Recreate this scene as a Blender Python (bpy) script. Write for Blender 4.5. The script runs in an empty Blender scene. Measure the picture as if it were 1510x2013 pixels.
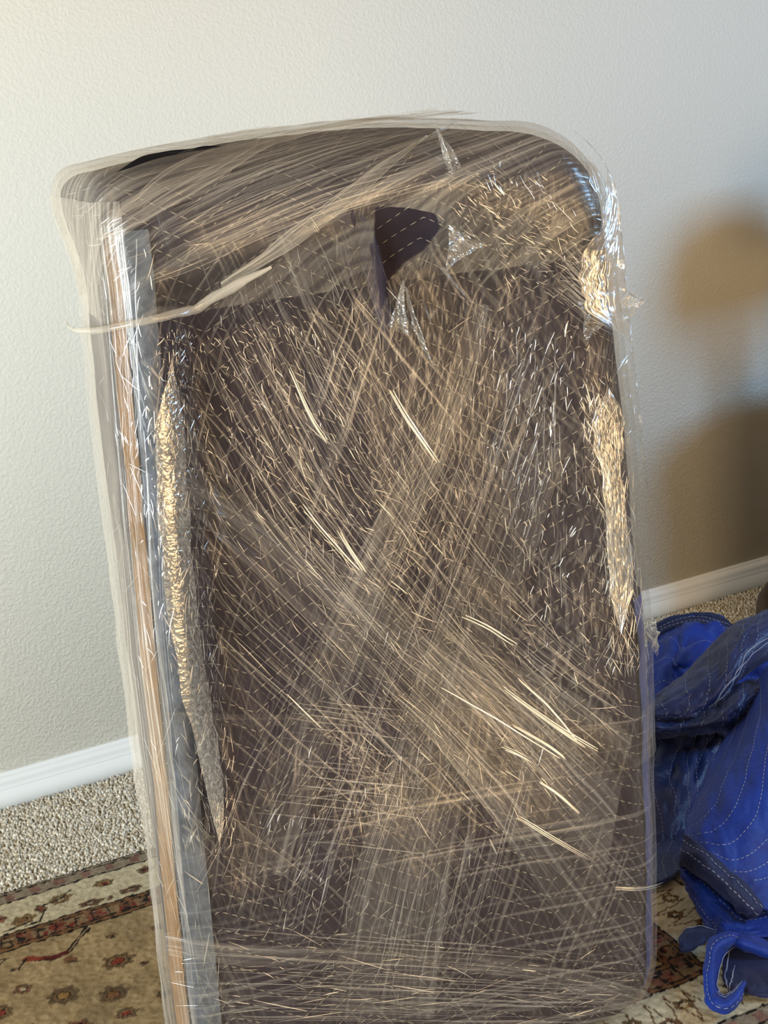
import bpy, math
import numpy as np
from mathutils import Vector, Matrix
from mathutils.bvhtree import BVHTree

rng = np.random.default_rng(11)
SC = bpy.context.scene
COL = SC.collection

# ------------------------------------------------------------------ camera
F_PX, IW, IH, CAM_H = 2900.0, 1510.0, 2013.0, 1.40
_p, _r = math.radians(16.4), math.radians(5.8)
_fwd = np.array([0, math.cos(_p), -math.sin(_p)])
_up0 = np.array([0, math.sin(_p), math.cos(_p)])
_rt0 = np.array([1.0, 0, 0])
RT = math.cos(_r) * _rt0 - math.sin(_r) * _up0
UP = math.sin(_r) * _rt0 + math.cos(_r) * _up0
FWD = _fwd
EYE = np.array([0, 0, CAM_H])
cam = bpy.data.cameras.new('camera')
cam.sensor_fit = 'VERTICAL'
cam.sensor_height = 24.0
cam.lens = 24.0 * F_PX / IH
cam.clip_start = 0.05
camo = bpy.data.objects.new('camera', cam)
COL.objects.link(camo)
camo.matrix_world = Matrix(((RT[0], UP[0], -FWD[0], EYE[0]), (RT[1], UP[1], -FWD[1], EYE[1]),
                            (RT[2], UP[2], -FWD[2], EYE[2]), (0, 0, 0, 1)))
SC.camera = camo

# ------------------------------------------------------------------ light
W = bpy.data.worlds.new('room_light')
SC.world = W
W.use_nodes = True
W.node_tree.nodes['Background'].inputs[0].default_value = (1.0, 0.74, 0.46, 1)
W.node_tree.nodes['Background'].inputs[1].default_value = 0.45


def area(name, loc, target, sx, sy, power, col):
    l = bpy.data.lights.new(name, 'AREA')
    l.shape = 'RECTANGLE'
    l.size, l.size_y, l.energy, l.color = sx, sy, power, col
    o = bpy.data.objects.new(name, l)
    COL.objects.link(o)
    o.location = loc
    o.rotation_euler = (Vector(target) - Vector(loc)).to_track_quat('-Z', 'Y').to_euler()
    return o


area('window_daylight_side', (2.75, 1.75, 1.62), (0.6, 3.2, 0.8), 0.75, 0.85, 56, (0.32, 0.62, 1.0))
area('window_daylight_rear', (-2.9, -1.15, 1.0), (-0.4, 2.9, 0.6), 3.2, 1.95, 268, (0.82, 0.94, 1.0))
area('warm_room_light', (1.95, -0.2, 0.62), (0.0, 2.0, 0.65), 1.9, 1.2, 32, (1.0, 0.69, 0.37))
area('ceiling_lamp_light', (-1.3, 1.3, 2.45), (-0.9, 2.9, 1.7), 0.4, 0.4, 1.6, (1.0, 0.70, 0.36))
SC.view_settings.view_transform = 'Standard'
SC.view_settings.look = 'None'
SC.view_settings.exposure = 0.0
SC.view_settings.gamma = 1.0
SC.view_settings.use_curve_mapping = False
SC.cycles.transparent_max_bounces = 14
SC.cycles.use_light_tree = False
SC.cycles.max_bounces = 5
SC.cycles.diffuse_bounces = 3
SC.cycles.glossy_bounces = 2


# ------------------------------------------------------------------ helpers
def ray(px, py):
    return FWD + (px - IW / 2) / F_PX * RT - (py - IH / 2) / F_PX * UP


def at_y(px, py, y):
    d = ray(px, py)
    return EYE + d * (y / d[1])


def sm(x, a, b):
    t = np.clip((np.asarray(x, float) - a) / (b - a), 0, 1)
    return t * t * (3 - 2 * t)


def vnoise(x, y, seed=0):
    """smooth value noise on numpy arrays"""
    x = np.asarray(x, float); y = np.asarray(y, float)
    xi, yi = np.floor(x).astype(np.int64), np.floor(y).astype(np.int64)
    xf, yf = x - xi, y - yi
    xf = xf * xf * (3 - 2 * xf); yf = yf * yf * (3 - 2 * yf)

    def h(i, j):
        n = (i * 374761393 + j * 668265263 + seed * 1442695041) & 0x7fffffff
        n = ((n ^ (n >> 13)) * 1274126177) & 0x7fffffff
        return ((n ^ (n >> 16)) & 0xffff) / 65535.0
    return (h(xi, yi) * (1 - xf) + h(xi + 1, yi) * xf) * (1 - yf) + (h(xi, yi + 1) * (1 - xf) + h(xi + 1, yi + 1) * xf) * yf


def mesh_np(name, V, Fc, mat=None, parent=None, smooth=True, uv=None, col=None):
    V = np.asarray(V, np.float32).reshape(-1, 3)
    me = bpy.data.meshes.new(name)
    Fc = np.asarray(Fc, np.int32)
    k = Fc.shape[1]
    me.vertices.add(len(V))
    me.vertices.foreach_set('co', V.ravel())
    me.loops.add(Fc.size)
    me.loops.foreach_set('vertex_index', Fc.ravel())
    me.polygons.add(len(Fc))
    me.polygons.foreach_set('loop_start', np.arange(0, Fc.size, k, dtype=np.int32))
    me.polygons.foreach_set('loop_total', np.full(len(Fc), k, np.int32))
    if uv is not None:
        l = me.uv_layers.new(name='UVMap')
        l.data.foreach_set('uv', np.asarray(uv, np.float32)[Fc.ravel()].ravel())
    if col is not None:
        a = me.color_attributes.new('pattern', 'FLOAT_COLOR', 'POINT')
        c4 = np.ones((len(V), 4), np.float32)
        c4[:, :3] = col
        a.data.foreach_set('color', c4.ravel())
    me.update(calc_edges=True)
    me.validate()
    if smooth:
        me.polygons.foreach_set('use_smooth', np.ones(len(me.polygons), bool))
    if mat:
        me.materials.append(mat)
    o = bpy.data.objects.new(name, me)
    COL.objects.link(o)
    if parent:
        o.parent = parent
        o.matrix_parent_inverse = Matrix.Translation(parent.location).inverted()
    return o


def grid_faces(nr, nc, wrap=False):
    r = np.arange(nr - 1)[:, None]
    c = np.arange(nc if wrap else nc - 1)[None, :]
    c2 = (c + 1) % nc
    return np.stack([r * nc + c, r * nc + c2, (r + 1) * nc + c2, (r + 1) * nc + c], -1).reshape(-1, 4)


def empty(name, loc):
    o = bpy.data.objects.new(name, None)
    o.empty_display_size = 0.1
    o.location = loc
    COL.objects.link(o)
    return o


def tag(o, label, cat, group=None):
    o['label'] = label
    o['category'] = cat
    if group:
        o['group'] = group
    return o


def lin(r, g, b):
    f = lambda c: (c / 255 / 12.92) if c / 255 <= 0.04045 else ((c / 255 + 0.055) / 1.055) ** 2.4
    return (f(r), f(g), f(b), 1)


class NT:
    def __init__(self, name):
        self.m = bpy.data.materials.new(name)
        self.m.use_nodes = True
        self.t = self.m.node_tree
        self.t.nodes.clear()
        self.out = self.n('ShaderNodeOutputMaterial')

    def n(self, typ, **kw):
        nd = self.t.nodes.new(typ)
        for k, v in kw.items():
            if k.startswith('i_'):
                nd.inputs[k[2:].replace('_', ' ')].default_value = v
            else:
                setattr(nd, k, v)
        return nd

    def l(self, a, b):
        self.t.links.new(a, b)

    def math(self, op, a, b=None, clamp=False):
        nd = self.n('ShaderNodeMath', operation=op, use_clamp=clamp)
        for i, v in enumerate((a, b)):
            if v is None:
                continue
            if isinstance(v, (int, float)):
                nd.inputs[i].default_value = v
            else:
                self.l(v, nd.inputs[i])
        return nd.outputs[0]

    def ramp(self, fac, stops):
        nd = self.n('ShaderNodeValToRGB')
        e = nd.color_ramp.elements
        while len(e) < len(stops):
            e.new(0.5)
        for el, (p, c) in zip(e, stops):
            el.position = p
            el.color = c if len(c) == 4 else (*c, 1)
        self.l(fac, nd.inputs[0])
        return nd.outputs[0]

    def principled(self, **kw):
        nd = self.n('ShaderNodeBsdfPrincipled')
        for k, v in kw.items():
            nd.inputs[k.replace('_', ' ')].default_value = v
        self.l(nd.outputs[0], self.out.inputs[0])
        return nd


# ------------------------------------------------------------------ materials
def wall_mat():
    t = NT('orange_peel_paint')
    b = t.principled(Base_Color=lin(216, 211, 198), Roughness=0.62)
    b.inputs['Specular IOR Level'].default_value = 0.3
    tc = t.n('ShaderNodeTexCoord')
    n1 = t.n('ShaderNodeTexNoise', i_Scale=140.0, i_Detail=3.0, i_Roughness=0.55)
    t.l(tc.outputs['Object'], n1.inputs['Vector'])
    n2 = t.n('ShaderNodeTexNoise', i_Scale=260.0, i_Detail=2.0)
    t.l(tc.outputs['Object'], n2.inputs['Vector'])
    r = t.ramp(n1.outputs[0], [(0.38, (0, 0, 0)), (0.66, (1, 1, 1))])
    h = t.math('ADD', r, t.math('MULTIPLY', n2.outputs[0], 0.25))
    bp = t.n('ShaderNodeBump', i_Strength=0.32, i_Distance=0.0020)
    t.l(h, bp.inputs['Height'])
    t.l(bp.outputs[0], b.inputs['Normal'])
    return t.m


def plain(name, col, rough=0.5, noise=0.0, scale=40, bump=0.0, spec=0.5, metal=0.0):
    t = NT(name)
    b = t.principled(Base_Color=col, Roughness=rough, Metallic=metal)
    b.inputs['Specular IOR Level'].default_value = spec
    if noise or bump:
        tc = t.n('ShaderNodeTexCoord')
        n = t.n('ShaderNodeTexNoise', i_Scale=scale, i_Detail=4.0)
        t.l(tc.outputs['Object'], n.inputs['Vector'])
        if noise:
            c2 = tuple(min(1, c * (1 + noise)) for c in col[:3])
            c1 = tuple(c * (1 - noise) for c in col[:3])
            t.l(t.ramp(n.outputs[0], [(0.3, c1), (0.7, c2)]), b.inputs['Base Color'])
        if bump:
            bp = t.n('ShaderNodeBump', i_Strength=bump, i_Distance=0.003)
            t.l(n.outputs[0], bp.inputs['Height'])
            t.l(bp.outputs[0], b.inputs['Normal'])
    return t.m


def attr_mat(name, rough=0.95, nscale=300, namt=0.35, bump=0.3):
    t = NT(name)
    b = t.principled(Roughness=rough)
    b.inputs['Specular IOR Level'].default_value = 0.1
    at = t.n('ShaderNodeAttribute', attribute_name='pattern')
    tc = t.n('ShaderNodeTexCoord')
    n = t.n('ShaderNodeTexNoise', i_Scale=nscale, i_Detail=3.0)
    t.l(tc.outputs['Object'], n.inputs['Vector'])
    r = t.ramp(n.outputs[0], [(0.3, (1 - namt,) * 3), (0.7, (1 + namt * 0.4,) * 3)])
    mx = t.n('ShaderNodeMix', data_type='RGBA', blend_type='MULTIPLY')
    mx.inputs[0].default_value = 1.0
    t.l(at.outputs['Color'], mx.inputs[6])
    t.l(r, mx.inputs[7])
    t.l(mx.outputs[2], b.inputs['Base Color'])
    bp = t.n('ShaderNodeBump', i_Strength=bump, i_Distance=0.003)
    t.l(n.outputs[0], bp.inputs['Height'])
    t.l(bp.outputs[0], b.inputs['Normal'])
    return t.m


def film_mat(name, across=160.0, along=3.0, base=0.10, streak=0.45, rough=0.16, haze=0.5, bump=0.5,
             haze_col=(0.78, 0.72, 0.64), crink=0.0, edge=0.25, lo=0.50, hi=0.72, warp=0.0, second=None, refl=0.95):
    """clear stretch film: mostly see-through, fine drawn-out streaks along UV.x that scatter and shine"""
    t = NT(name)
    uv = t.n('ShaderNodeUVMap')
    mp = t.n('ShaderNodeMapping')
    mp.inputs['Scale'].default_value = (along, across, 1)
    src = uv.outputs[0]
    if warp:
        wn = t.n('ShaderNodeTexNoise', noise_dimensions='2D', i_Scale=7.0, i_Detail=0.0)
        t.l(src, wn.inputs['Vector'])
        vm = t.n('ShaderNodeVectorMath', operation='SCALE')
        vm.inputs['Scale'].default_value = warp
        t.l(wn.outputs['Color'], vm.inputs[0])
        va = t.n('ShaderNodeVectorMath', operation='ADD')
        t.l(src, va.inputs[0]); t.l(vm.outputs[0], va.inputs[1])
        src = va.outputs[0]
    t.l(src, mp.inputs[0])
    n1 = t.n('ShaderNodeTexNoise', noise_dimensions='2D', i_Scale=1.0, i_Detail=1.6, i_Roughness=0.65)
    t.l(mp.outputs[0], n1.inputs['Vector'])
    s1 = t.ramp(n1.outputs[0], [(lo, (0, 0, 0)), (hi, (1, 1, 1))])
    h1 = n1.outputs[0]
    if second is not None:
        mq = t.n('ShaderNodeMapping', vector_type='POINT')
        mq.inputs['Rotation'].default_value = (0, 0, math.radians(second))
        t.l(uv.outputs[0], mq.inputs[0])
        mr = t.n('ShaderNodeMapping')
        mr.inputs['Scale'].default_value = (along, across, 1)
        t.l(mq.outputs[0], mr.inputs[0])
        nq = t.n('ShaderNodeTexNoise', noise_dimensions='2D', i_Scale=1.0, i_Detail=1.6, i_Roughness=0.65)
        t.l(mr.outputs[0], nq.inputs['Vector'])
        s1 = t.math('ADD', s1, t.ramp(nq.outputs[0], [(lo, (0, 0, 0)), (hi, (1, 1, 1))]), clamp=True)
        h1 = t.math('MAXIMUM', h1, nq.outputs[0])
    # patchy density, so that the streaks gather in places
    mp2 = t.n('ShaderNodeMapping')
    mp2.inputs['Scale'].default_value = (2.5, 9.0, 1)
    t.l(uv.outputs[0], mp2.inputs[0])
    n2 = t.n('ShaderNodeTexNoise', noise_dimensions='2D', i_Scale=1.0, i_Detail=1.0)
    t.l(mp2.outputs[0], n2.inputs['Vector'])
    s2 = t.ramp(n2.outputs[0], [(0.32, (0.25,) * 3), (0.66, (1, 1, 1))])
    # fine crinkle
    mp3 = t.n('ShaderNodeMapping')
    mp3.inputs['Scale'].default_value = (60, 170, 1)
    t.l(uv.outputs[0], mp3.inputs[0])
    n3 = t.n('ShaderNodeTexNoise', noise_dimensions='2D', i_Scale=1.0, i_Detail=1.0, i_Roughness=0.6)
    t.l(mp3.outputs[0], n3.inputs['Vector'])
    lw = t.n('ShaderNodeLayerWeight', i_Blend=0.35)
    st = t.math('MULTIPLY', s1, s2)
    al = t.math('ADD', t.math('MULTIPLY', st, streak), t.math('MULTIPLY', s2, base))
    al = t.math('ADD', al, t.math('MULTIPLY', t.math('POWER', lw.outputs['Facing'], 2.2), edge), clamp=True)
    h = t.math('ADD', h1, t.math('MULTIPLY', n3.outputs[0], crink)) if crink else h1
    bp = t.n('ShaderNodeBump', i_Strength=bump, i_Distance=0.004)
    t.l(h, bp.inputs['Height'])
    gl = t.n('ShaderNodeBsdfGlossy', i_Roughness=rough)
    gl.inputs['Color'].default_value = (refl, refl, refl, 1)
    t.l(bp.outputs[0], gl.inputs['Normal'])
    df = t.n('ShaderNodeBsdfDiffuse')
    df.inputs['Color'].default_value = (*haze_col, 1)
    t.l(bp.outputs[0], df.inputs['Normal'])
    mx = t.n('ShaderNodeMixShader')
    mx.inputs[0].default_value = haze
    t.l(gl.outputs[0], mx.inputs[1]); t.l(df.outputs[0], mx.inputs[2])
    tr = t.n('ShaderNodeBsdfTransparent')
    tr.inputs['Color'].default_value = (0.96, 0.95, 0.93, 1)
    m2 = t.n('ShaderNodeMixShader')
    t.l(al, m2.inputs[0]); t.l(tr.outputs[0], m2.inputs[1]); t.l(mx.outputs[0], m2.inputs[2])
    t.l(m2.outputs[0], t.out.inputs[0])
    return t.m


def strand_mat(name, alpha=0.45, rough=0.12, haze=0.35, col=(0.85, 0.8, 0.72)):
    t = NT(name)
    gl = t.n('ShaderNodeBsdfGlossy', i_Roughness=rough)
    gl.inputs['Color'].default_value = (1, 1, 1, 1)
    df = t.n('ShaderNodeBsdfDiffuse')
    df.inputs['Color'].default_value = (*col, 1)
    mx = t.n('ShaderNodeMixShader')
    mx.inputs[0].default_value = haze
    t.l(gl.outputs[0], mx.inputs[1]); t.l(df.outputs[0], mx.inputs[2])
    tr = t.n('ShaderNodeBsdfTransparent')
    m2 = t.n('ShaderNodeMixShader')
    m2.inputs[0].default_value = alpha
    t.l(tr.outputs[0], m2.inputs[1]); t.l(mx.outputs[0], m2.inputs[2])
    t.l(m2.outputs[0], t.out.inputs[0])
    return t.m


# ------------------------------------------------------------------ the room
WA = np.array([-0.869, 2.830])
WB = np.array([1.002, 3.701])
WD = (WB - WA) / np.linalg.norm(WB - WA)          # along the wall, to the right
WN = np.array([WD[1], -WD[0]])                    # out of the wall, into the room


def wallpt(s, out, z):
    q = WA + WD * s + WN * out
    return (q[0], q[1], z)


def extrude_profile(name, prof, s0, s1, mat):
    V, Fc = [], []
    n = len(prof)
    for s in (s0, s1):
        V += [wallpt(s, o, z) for o, z in prof]
    Fc = [(i, i + 1, n + i + 1, n + i) for i in range(n - 1)]
    return mesh_np(name, V, Fc, mat, smooth=False)


wall = mesh_np('wall_back', [wallpt(-2.2, 0, 0), wallpt(3.6, 0, 0), wallpt(3.6, 0, 2.6), wallpt(-2.2, 0, 2.6),
                             wallpt(-2.2, -0.1, 0), wallpt(3.6, -0.1, 0), wallpt(3.6, -0.1, 2.6), wallpt(-2.2, -0.1, 2.6)],
               [(0, 1, 2, 3), (5, 4, 7, 6), (4, 0, 3, 7), (1, 5, 6, 2), (3, 2, 6, 7), (4, 5, 1, 0)], wall_mat(), smooth=False)
wall['kind'] = 'structure'
bprof = [(0.0, 0.0), (0.013, 0.0), (0.013, 0.045), (0.0118, 0.0462), (0.0118, 0.0478), (0.0135, 0.049)]
for k in range(7):
    bprof.append((0.0135 - 0.001 * math.sin(k / 6 * math.pi), 0.05 + 0.014 * k / 6))
for k in range(1, 8):
    a = k / 7 * math.pi / 2
    bprof.append((0.0135 - 0.0095 * (1 - math.cos(a)) * 1.0, 0.064 + 0.012 * math.sin(a)))
bprof += [(0.0052, 0.079), (0.005, 0.081), (0.003, 0.083), (0.0, 0.083)]
bb = extrude_profile('baseboard_back', bprof, -2.2, 3.6, plain('baseboard_paint', lin(228, 226, 220), 0.35, spec=0.5))
bb['kind'] = 'structure'

carpet_base = plain('carpet_base', lin(206, 194, 170), 0.95, noise=0.3, scale=240, bump=0.6, spec=0.1)
fl = mesh_np('floor', [wallpt(-2.2, 0, 0), wallpt(-2.2, 4.6, 0), wallpt(3.6, 4.6, 0), wallpt(3.6, 0, 0),
                       wallpt(-2.2, 0, -.05), wallpt(-2.2, 4.6, -.05), wallpt(3.6, 4.6, -.05), wallpt(3.6, 0, -.05)],
             [(0, 1, 2, 3), (7, 6, 5, 4), (0, 4, 5, 1), (1, 5, 6, 2), (2, 6, 7, 3), (3, 7, 4, 0)], carpet_base, smooth=False)
fl['kind'] = 'structure'


def carpet_pile():
    """short cut pile between the wall and the rug: one leaning tuft per stitch"""
    S, O = np.meshgrid(np.arange(-0.35, 2.35, 0.0058), np.arange(0.014, 0.56, 0.0058), indexing='ij')
    s = (S + rng.uniform(-.0025, .0025, S.shape)).ravel()
    o = (O + rng.uniform(-.0025, .0025, O.shape)).ravel()
    n = len(s)
    hgt = rng.uniform(0.006, 0.012, n)
    rad = rng.uniform(0.0022, 0.0040, n)
    lean = rng.uniform(-0.004, 0.004, (n, 2))
    ang = rng.uniform(0, 6.28, n)
    base = WA[None] + WD[None] * s[:, None] + WN[None] * o[:, None]
    V = np.zeros((n, 7, 3))
    for k in range(3):
        a = ang + k * 2.0944
        d = np.stack([np.cos(a), np.sin(a)], 1) * rad[:, None]
        V[:, k, :2] = base + d * 0.8
        V[:, 3 + k, :2] = base + d * 1.1 + lean * 0.6
        V[:, 3 + k, 2] = hgt * 0.65
    V[:, 6, :2] = base + lean
    V[:, 6, 2] = hgt
    f = np.array([(0, 1, 4), (0, 4, 3), (1, 2, 5), (1, 5, 4), (2, 0, 3), (2, 3, 5), (3, 4, 6), (4, 5, 6), (5, 3, 6)])
    Fc = (np.arange(n)[:, None, None] * 7 + f[None]).reshape(-1, 3)
    c0, c1 = np.array(lin(248, 240, 222)[:3]), np.array(lin(196, 180, 150)[:3])
    k = np.clip(rng.normal(0.32, 0.3, n), 0, 1)[:, None]
    col = np.repeat(c0 * (1 - k) + c1 * k, 7, axis=0)
    o = mesh_np('carpet_pile', V.reshape(-1, 3), Fc, attr_mat('carpet_fibre', nscale=500, namt=0.15), fl, col=col)
    o['kind'] = 'stuff'


carpet_pile()

# ------------------------------------------------------------------ the rug
RO = np.array([-0.789, 2.470])
RA = math.radians(23.5)
RU = np.array([math.cos(RA), math.sin(RA)])
RN = np.array([math.sin(RA), -math.cos(RA)])


def rug():
    P0, P1, Q1, stp = -0.42, 1.10, 1.08, 0.0030
    ps, qs = np.arange(P0, P1 + 1e-6, stp), np.arange(0.0, Q1 + 1e-6, stp)
    P, Q = np.meshgrid(ps, qs, indexing='ij')
    w1 = (vnoise(P * 60, Q * 60, 1) - .5) * 0.006
    w2 = (vnoise(P * 60, Q * 60, 2) - .5) * 0.006
    p, q = P + w1, Q + w2
    e = np.minimum(np.minimum(q, Q1 - q), np.minimum(p - P0, P1 - p))   # distance from the rug's edge
    c = lambda *a: np.array(lin(*a)[:3])
    cream, gold, dark, wine, red, ochre, brown, grey = (c(196, 183, 152), c(160, 139, 104), c(38, 33, 30), c(92, 40, 38),
                                                        c(132, 62, 46), c(150, 116, 70), c(120, 86, 58), c(142, 128, 108))
    C = np.empty(P.shape + (3,))
    C[:] = gold
    fld = vnoise(P * 16, Q * 16, 3) * 0.6 + vnoise(P * 45, Q * 45, 4) * 0.4
    C[:] = gold * (0.72 + 0.55 * fld[..., None])

    def put(mask, col):
        C[mask] = col
    put(e < 0.212, brown * 1.05)
    put(e < 0.158, cream)
    put(e < 0.050, grey)
    # guard stripes: alternating blocks and dark wavering outlines
    along = np.where((q == e) | (Q1 - q == e), p, q)
    blk = (np.sin(along * 95 + 2 * vnoise(P * 20, Q * 20, 5)) > 0.2)
    g = (e > 0.172) & (e < 0.200)
    put(g & blk, np.array(lin(122, 82, 62)[:3]))
    put(g & ~blk, np.array(lin(132, 108, 80)[:3]))
    put(g & (vnoise(P * 110, Q * 110, 12) > .68), np.array(lin(118, 52, 44)[:3]))
    put((e > .172) & (e < .2) & (vnoise(P * 130, Q * 130, 14) > .72), dark * 1.5)
    put(g & (np.abs(np.sin(along * 95)) < 0.16), dark)
    put((e > 0.020) & (e < 0.042) & (np.sin(along * 130) > 0.45), np.array(lin(128, 96, 84)[:3]))
    for e0, wdt in ((0.006, 0.010), (0.018, 0.0035), (0.0475, 0.0040), (0.160, 0.0045), (0.169, 0.0030), (0.203, 0.0035), (0.213, 0.0048)):
        put(np.abs(e - e0) < wdt / 2 + 0.0012 * np.sin(along * 240), dark)
    put((e < 0.012) & (np.sin(along * 420) > 0.3), grey * 0.7)

    def flower(p0, q0, r, petal, core, sx=1.0, npet=6, rot=0.0):
        x, y = (p - p0) / sx, q - q0
        d = np.hypot(x, y)
        th = np.arctan2(y, x) + rot
        R = r * (0.88 + 0.12 * np.cos(npet * th))
        ring = np.abs(np.sin(th * npet / 2))
        put(d < R + 0.0018, dark * .6 + gold * .35)
        put((d < R) & (ring > 0.22), petal * .75 + gold * .25)
        put((np.abs(d - r * .68) < r * .07), dark * .8 + gold * .2)
        put(d < r * 0.45, dark)
        put(d < r * 0.36, core)
    F = [(.134, .354, .024, brown, red, 1.15, 8), (-.026, .344, .014, red, cream, 1.1, 6), (.028, .401, .024, brown * .6, ochre, 1.1, 7),
         (.102, .444, .024, brown * .55, brown, 1.1, 7), (.064, .303, .012, red, brown, 1.1, 5), (.144, .271, .010, brown, dark, 1, 4),
         (.223, .291, .011, brown * .6, dark, 1, 5), (.105, .507, .016, brown, red, 1.1, 6), (.171, .386, .007, wine, dark, 1, 3),
         (-.027, .278, .006, wine, dark, 1, 3), (.173, .491, .009, brown * .6, dark, 1, 4), (.095, .093, .017, ochre, cream, 1.2, 6),
         (.019, .126, .018, ochre, brown, 1.2, 6), (.054, .108, .015, wine, red, .7, 4), (.141, .140, .012, wine, grey, 1.7, 5),
         (.216, .136, .012, wine, grey, 1.7, 5), (.179, .085, .012, ochre, red, 1.6, 6), (.175, .143, .006, red, cream, .8, 3),
         (-.016, .100, .012, red, wine, 1, 4), (.261, .083, .013, brown * .6, wine, 1.2, 5), (-.09, .09, .016, ochre, red, 1.2, 6),
         (-.075, .39, .02, brown, red, 1.1, 7), (.03, .50, .02, red, dark, 1.1, 6), (-.04, .46, .009, wine, dark, 1, 4)]
    for f in F:
        flower(f[0], f[1], f[2], f[3], f[4], f[5], f[6])
    # the same kinds of flower repeat over the rest of the field and border
    r2 = np.random.default_rng(5)
    for i in range(16):
        for j in range(7):
            p0, q0 = 0.27 + i * 0.045 + r2.uniform(-.012, .012), 0.25 + j * 0.085 + r2.uniform(-.02, .02)
            if p0 < 0.86 and q0 < 0.84 and r2.random() < 0.75:
                flower(p0, q0, r2.uniform(.008, .022), [brown, red, brown * .6, wine][r2.integers(4)], [red, ochre, dark][r2.integers(3)], 1.1, int(r2.integers(4, 8)))
    for k in range(18):
        flower(0.32 + k * 0.042, 0.085 + 0.04 * (k % 2), 0.013, [ochre, wine, red][k % 3], cream, 1.3, 6)
    for k in range(20):
        flower(0.985 + 0.025 * (k % 2), 0.10 + k * 0.047, 0.014, [red, ochre, wine][k % 3], cream, 0.9, 6)
        flower(0.10 + k * 0.047, 0.965 + 0.03 * (k % 2), 0.014, [red, ochre, brown][k % 3], cream, 1.2, 6)

    def vine(pts, w, col):
        pts = np.array(pts)
        for a, b in zip(pts[:-1], pts[1:]):
            ab = b - a
            t = np.clip(((p - a[0]) * ab[0] + (q - a[1]) * ab[1]) / (ab @ ab), 0, 1)
            put(np.hypot(p - a[0] - t * ab[0], q - a[1] - t * ab[1]) < w, col)
    for off in (0, 0.009):
        vine([(.118, .213 + off), (.098, .234 + off), (.083, .252 + off), (.06, .274 + off), (.035, .277 + off), (.008, .262 + off)], 0.0021, dark)
    vine([(.062, .276), (.040, .281), (.016, .268)], 0.006, wine)
    vine([(.016, .268), (-.004, .258)], 0.007, red)
    vine([(-.004, .258), (-.02, .285)], 0.002, dark)
    vine([(-.1, .24), (-.085, .262), (-.03, .235), (-.1, .216)], 0.002, dark)
    for a in ((.12, .07, .095, .093), (.095, .093, .06, .10), (.06, .115, .045, .15), (.045, .15, .02, .15), (-.03, .07, -.016, .10), (.03, .14, -.02, .15)):
        vine([(a[0], a[1]), (a[2], a[3])], 0.0022, dark)
    for k in range(24):
        p0 = 0.30 + 0.035 * k
        vine([(p0, .07), (p0 + .02, .12), (p0 + .035, .07)], 0.0018, dark)
    for k in range(26):
        q0 = 0.06 + 0.036 * k
        vine([(.955, q0), (1.03, q0 + .018), (.955, q0 + .036)], 0.0013, brown * .7)
        vine([(.08 + .036 * k, .935), (.098 + .036 * k, 1.015), (.116 + .036 * k, .935)], 0.0013, brown * .7)
    # uneven dye
    C *= 0.86 * (0.82 + 0.36 * vnoise(P * 130, Q * 130, 7)[..., None])
    Z = 0.011 + (vnoise(P * 150, Q * 150, 8) - .5) * 0.0022 - 0.006 * (1 - sm(np.minimum(np.minimum(Q, Q1 - Q), np.minimum(P - P0, P1 - P)), 0, 0.009))
    XY = RO + P[..., None] * RU + Q[..., None] * RN
    V = np.concatenate([XY, Z[..., None]], -1).reshape(-1, 3)
    nr, nc = P.shape
    Fc = grid_faces(nr, nc)[:, ::-1]
    root = empty('persian_rug', (*(RO + 0.3 * RU + 0.5 * RN), 0.0))
    o = mesh_np('pile', V, Fc, attr_mat('rug_wool', nscale=420, namt=0.25), root, col=C.reshape(-1, 3))
    tag(root, 'cream and gold oriental rug with dark floral border under the wrapped furniture', 'rug')
    # woven edge, rounded, all the way round
    bv, path = [], []
    for a, b in (((P0, 0), (P1, 0)), ((P1, 0), (P1, Q1)), ((P1, Q1), (P0, Q1)), ((P0, Q1), (P0, 0))):
        for k in range(40):
            path.append((a[0] + (b[0] - a[0]) * k / 40, a[1] + (b[1] - a[1]) * k / 40))
    path = np.array(path)
    cen = np.array([(P0 + P1) / 2, Q1 / 2])
    V = []
    for pt in path:
        d = np.sign(pt - cen) * (np.abs(np.abs(pt - cen) - np.array([(P1 - P0) / 2, Q1 / 2])) < 1e-6)
        for k in range(7):
            a = k / 6 * math.pi - math.pi / 2
            xy = RO + (pt[0] + d[0] * 0.003 * math.cos(a)) * RU + (pt[1] + d[1] * 0.003 * math.cos(a)) * RN
            V.append((*xy, 0.0035 + 0.0034 * math.sin(a)))
    n = len(path)
    Fb = [(i * 7 + k, ((i + 1) % n) * 7 + k, ((i + 1) % n) * 7 + k + 1, i * 7 + k + 1) for i in range(n) for k in range(6)]
    mesh_np('selvedge', V, Fb, plain('rug_binding', lin(70, 60, 50), 0.9, noise=0.4, scale=200, spec=0.1), root)


rug()

# ------------------------------------------------------------------ the wrapped furniture
YAW = math.radians(16.0)
_R = EYE + ray(1300, 2005) * (-CAM_H / ray(1300, 2005)[2])       # its front right foot, on the rug
WO = np.array([_R[0], _R[1], 0.012])
WU = np.array([math.cos(YAW), math.sin(YAW), 0])
WV = np.array([-math.sin(YAW), math.cos(YAW), 0])
HT, DEP = 1.305, 0.34
ZUP = np.array([0, 0, 1.0])


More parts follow.
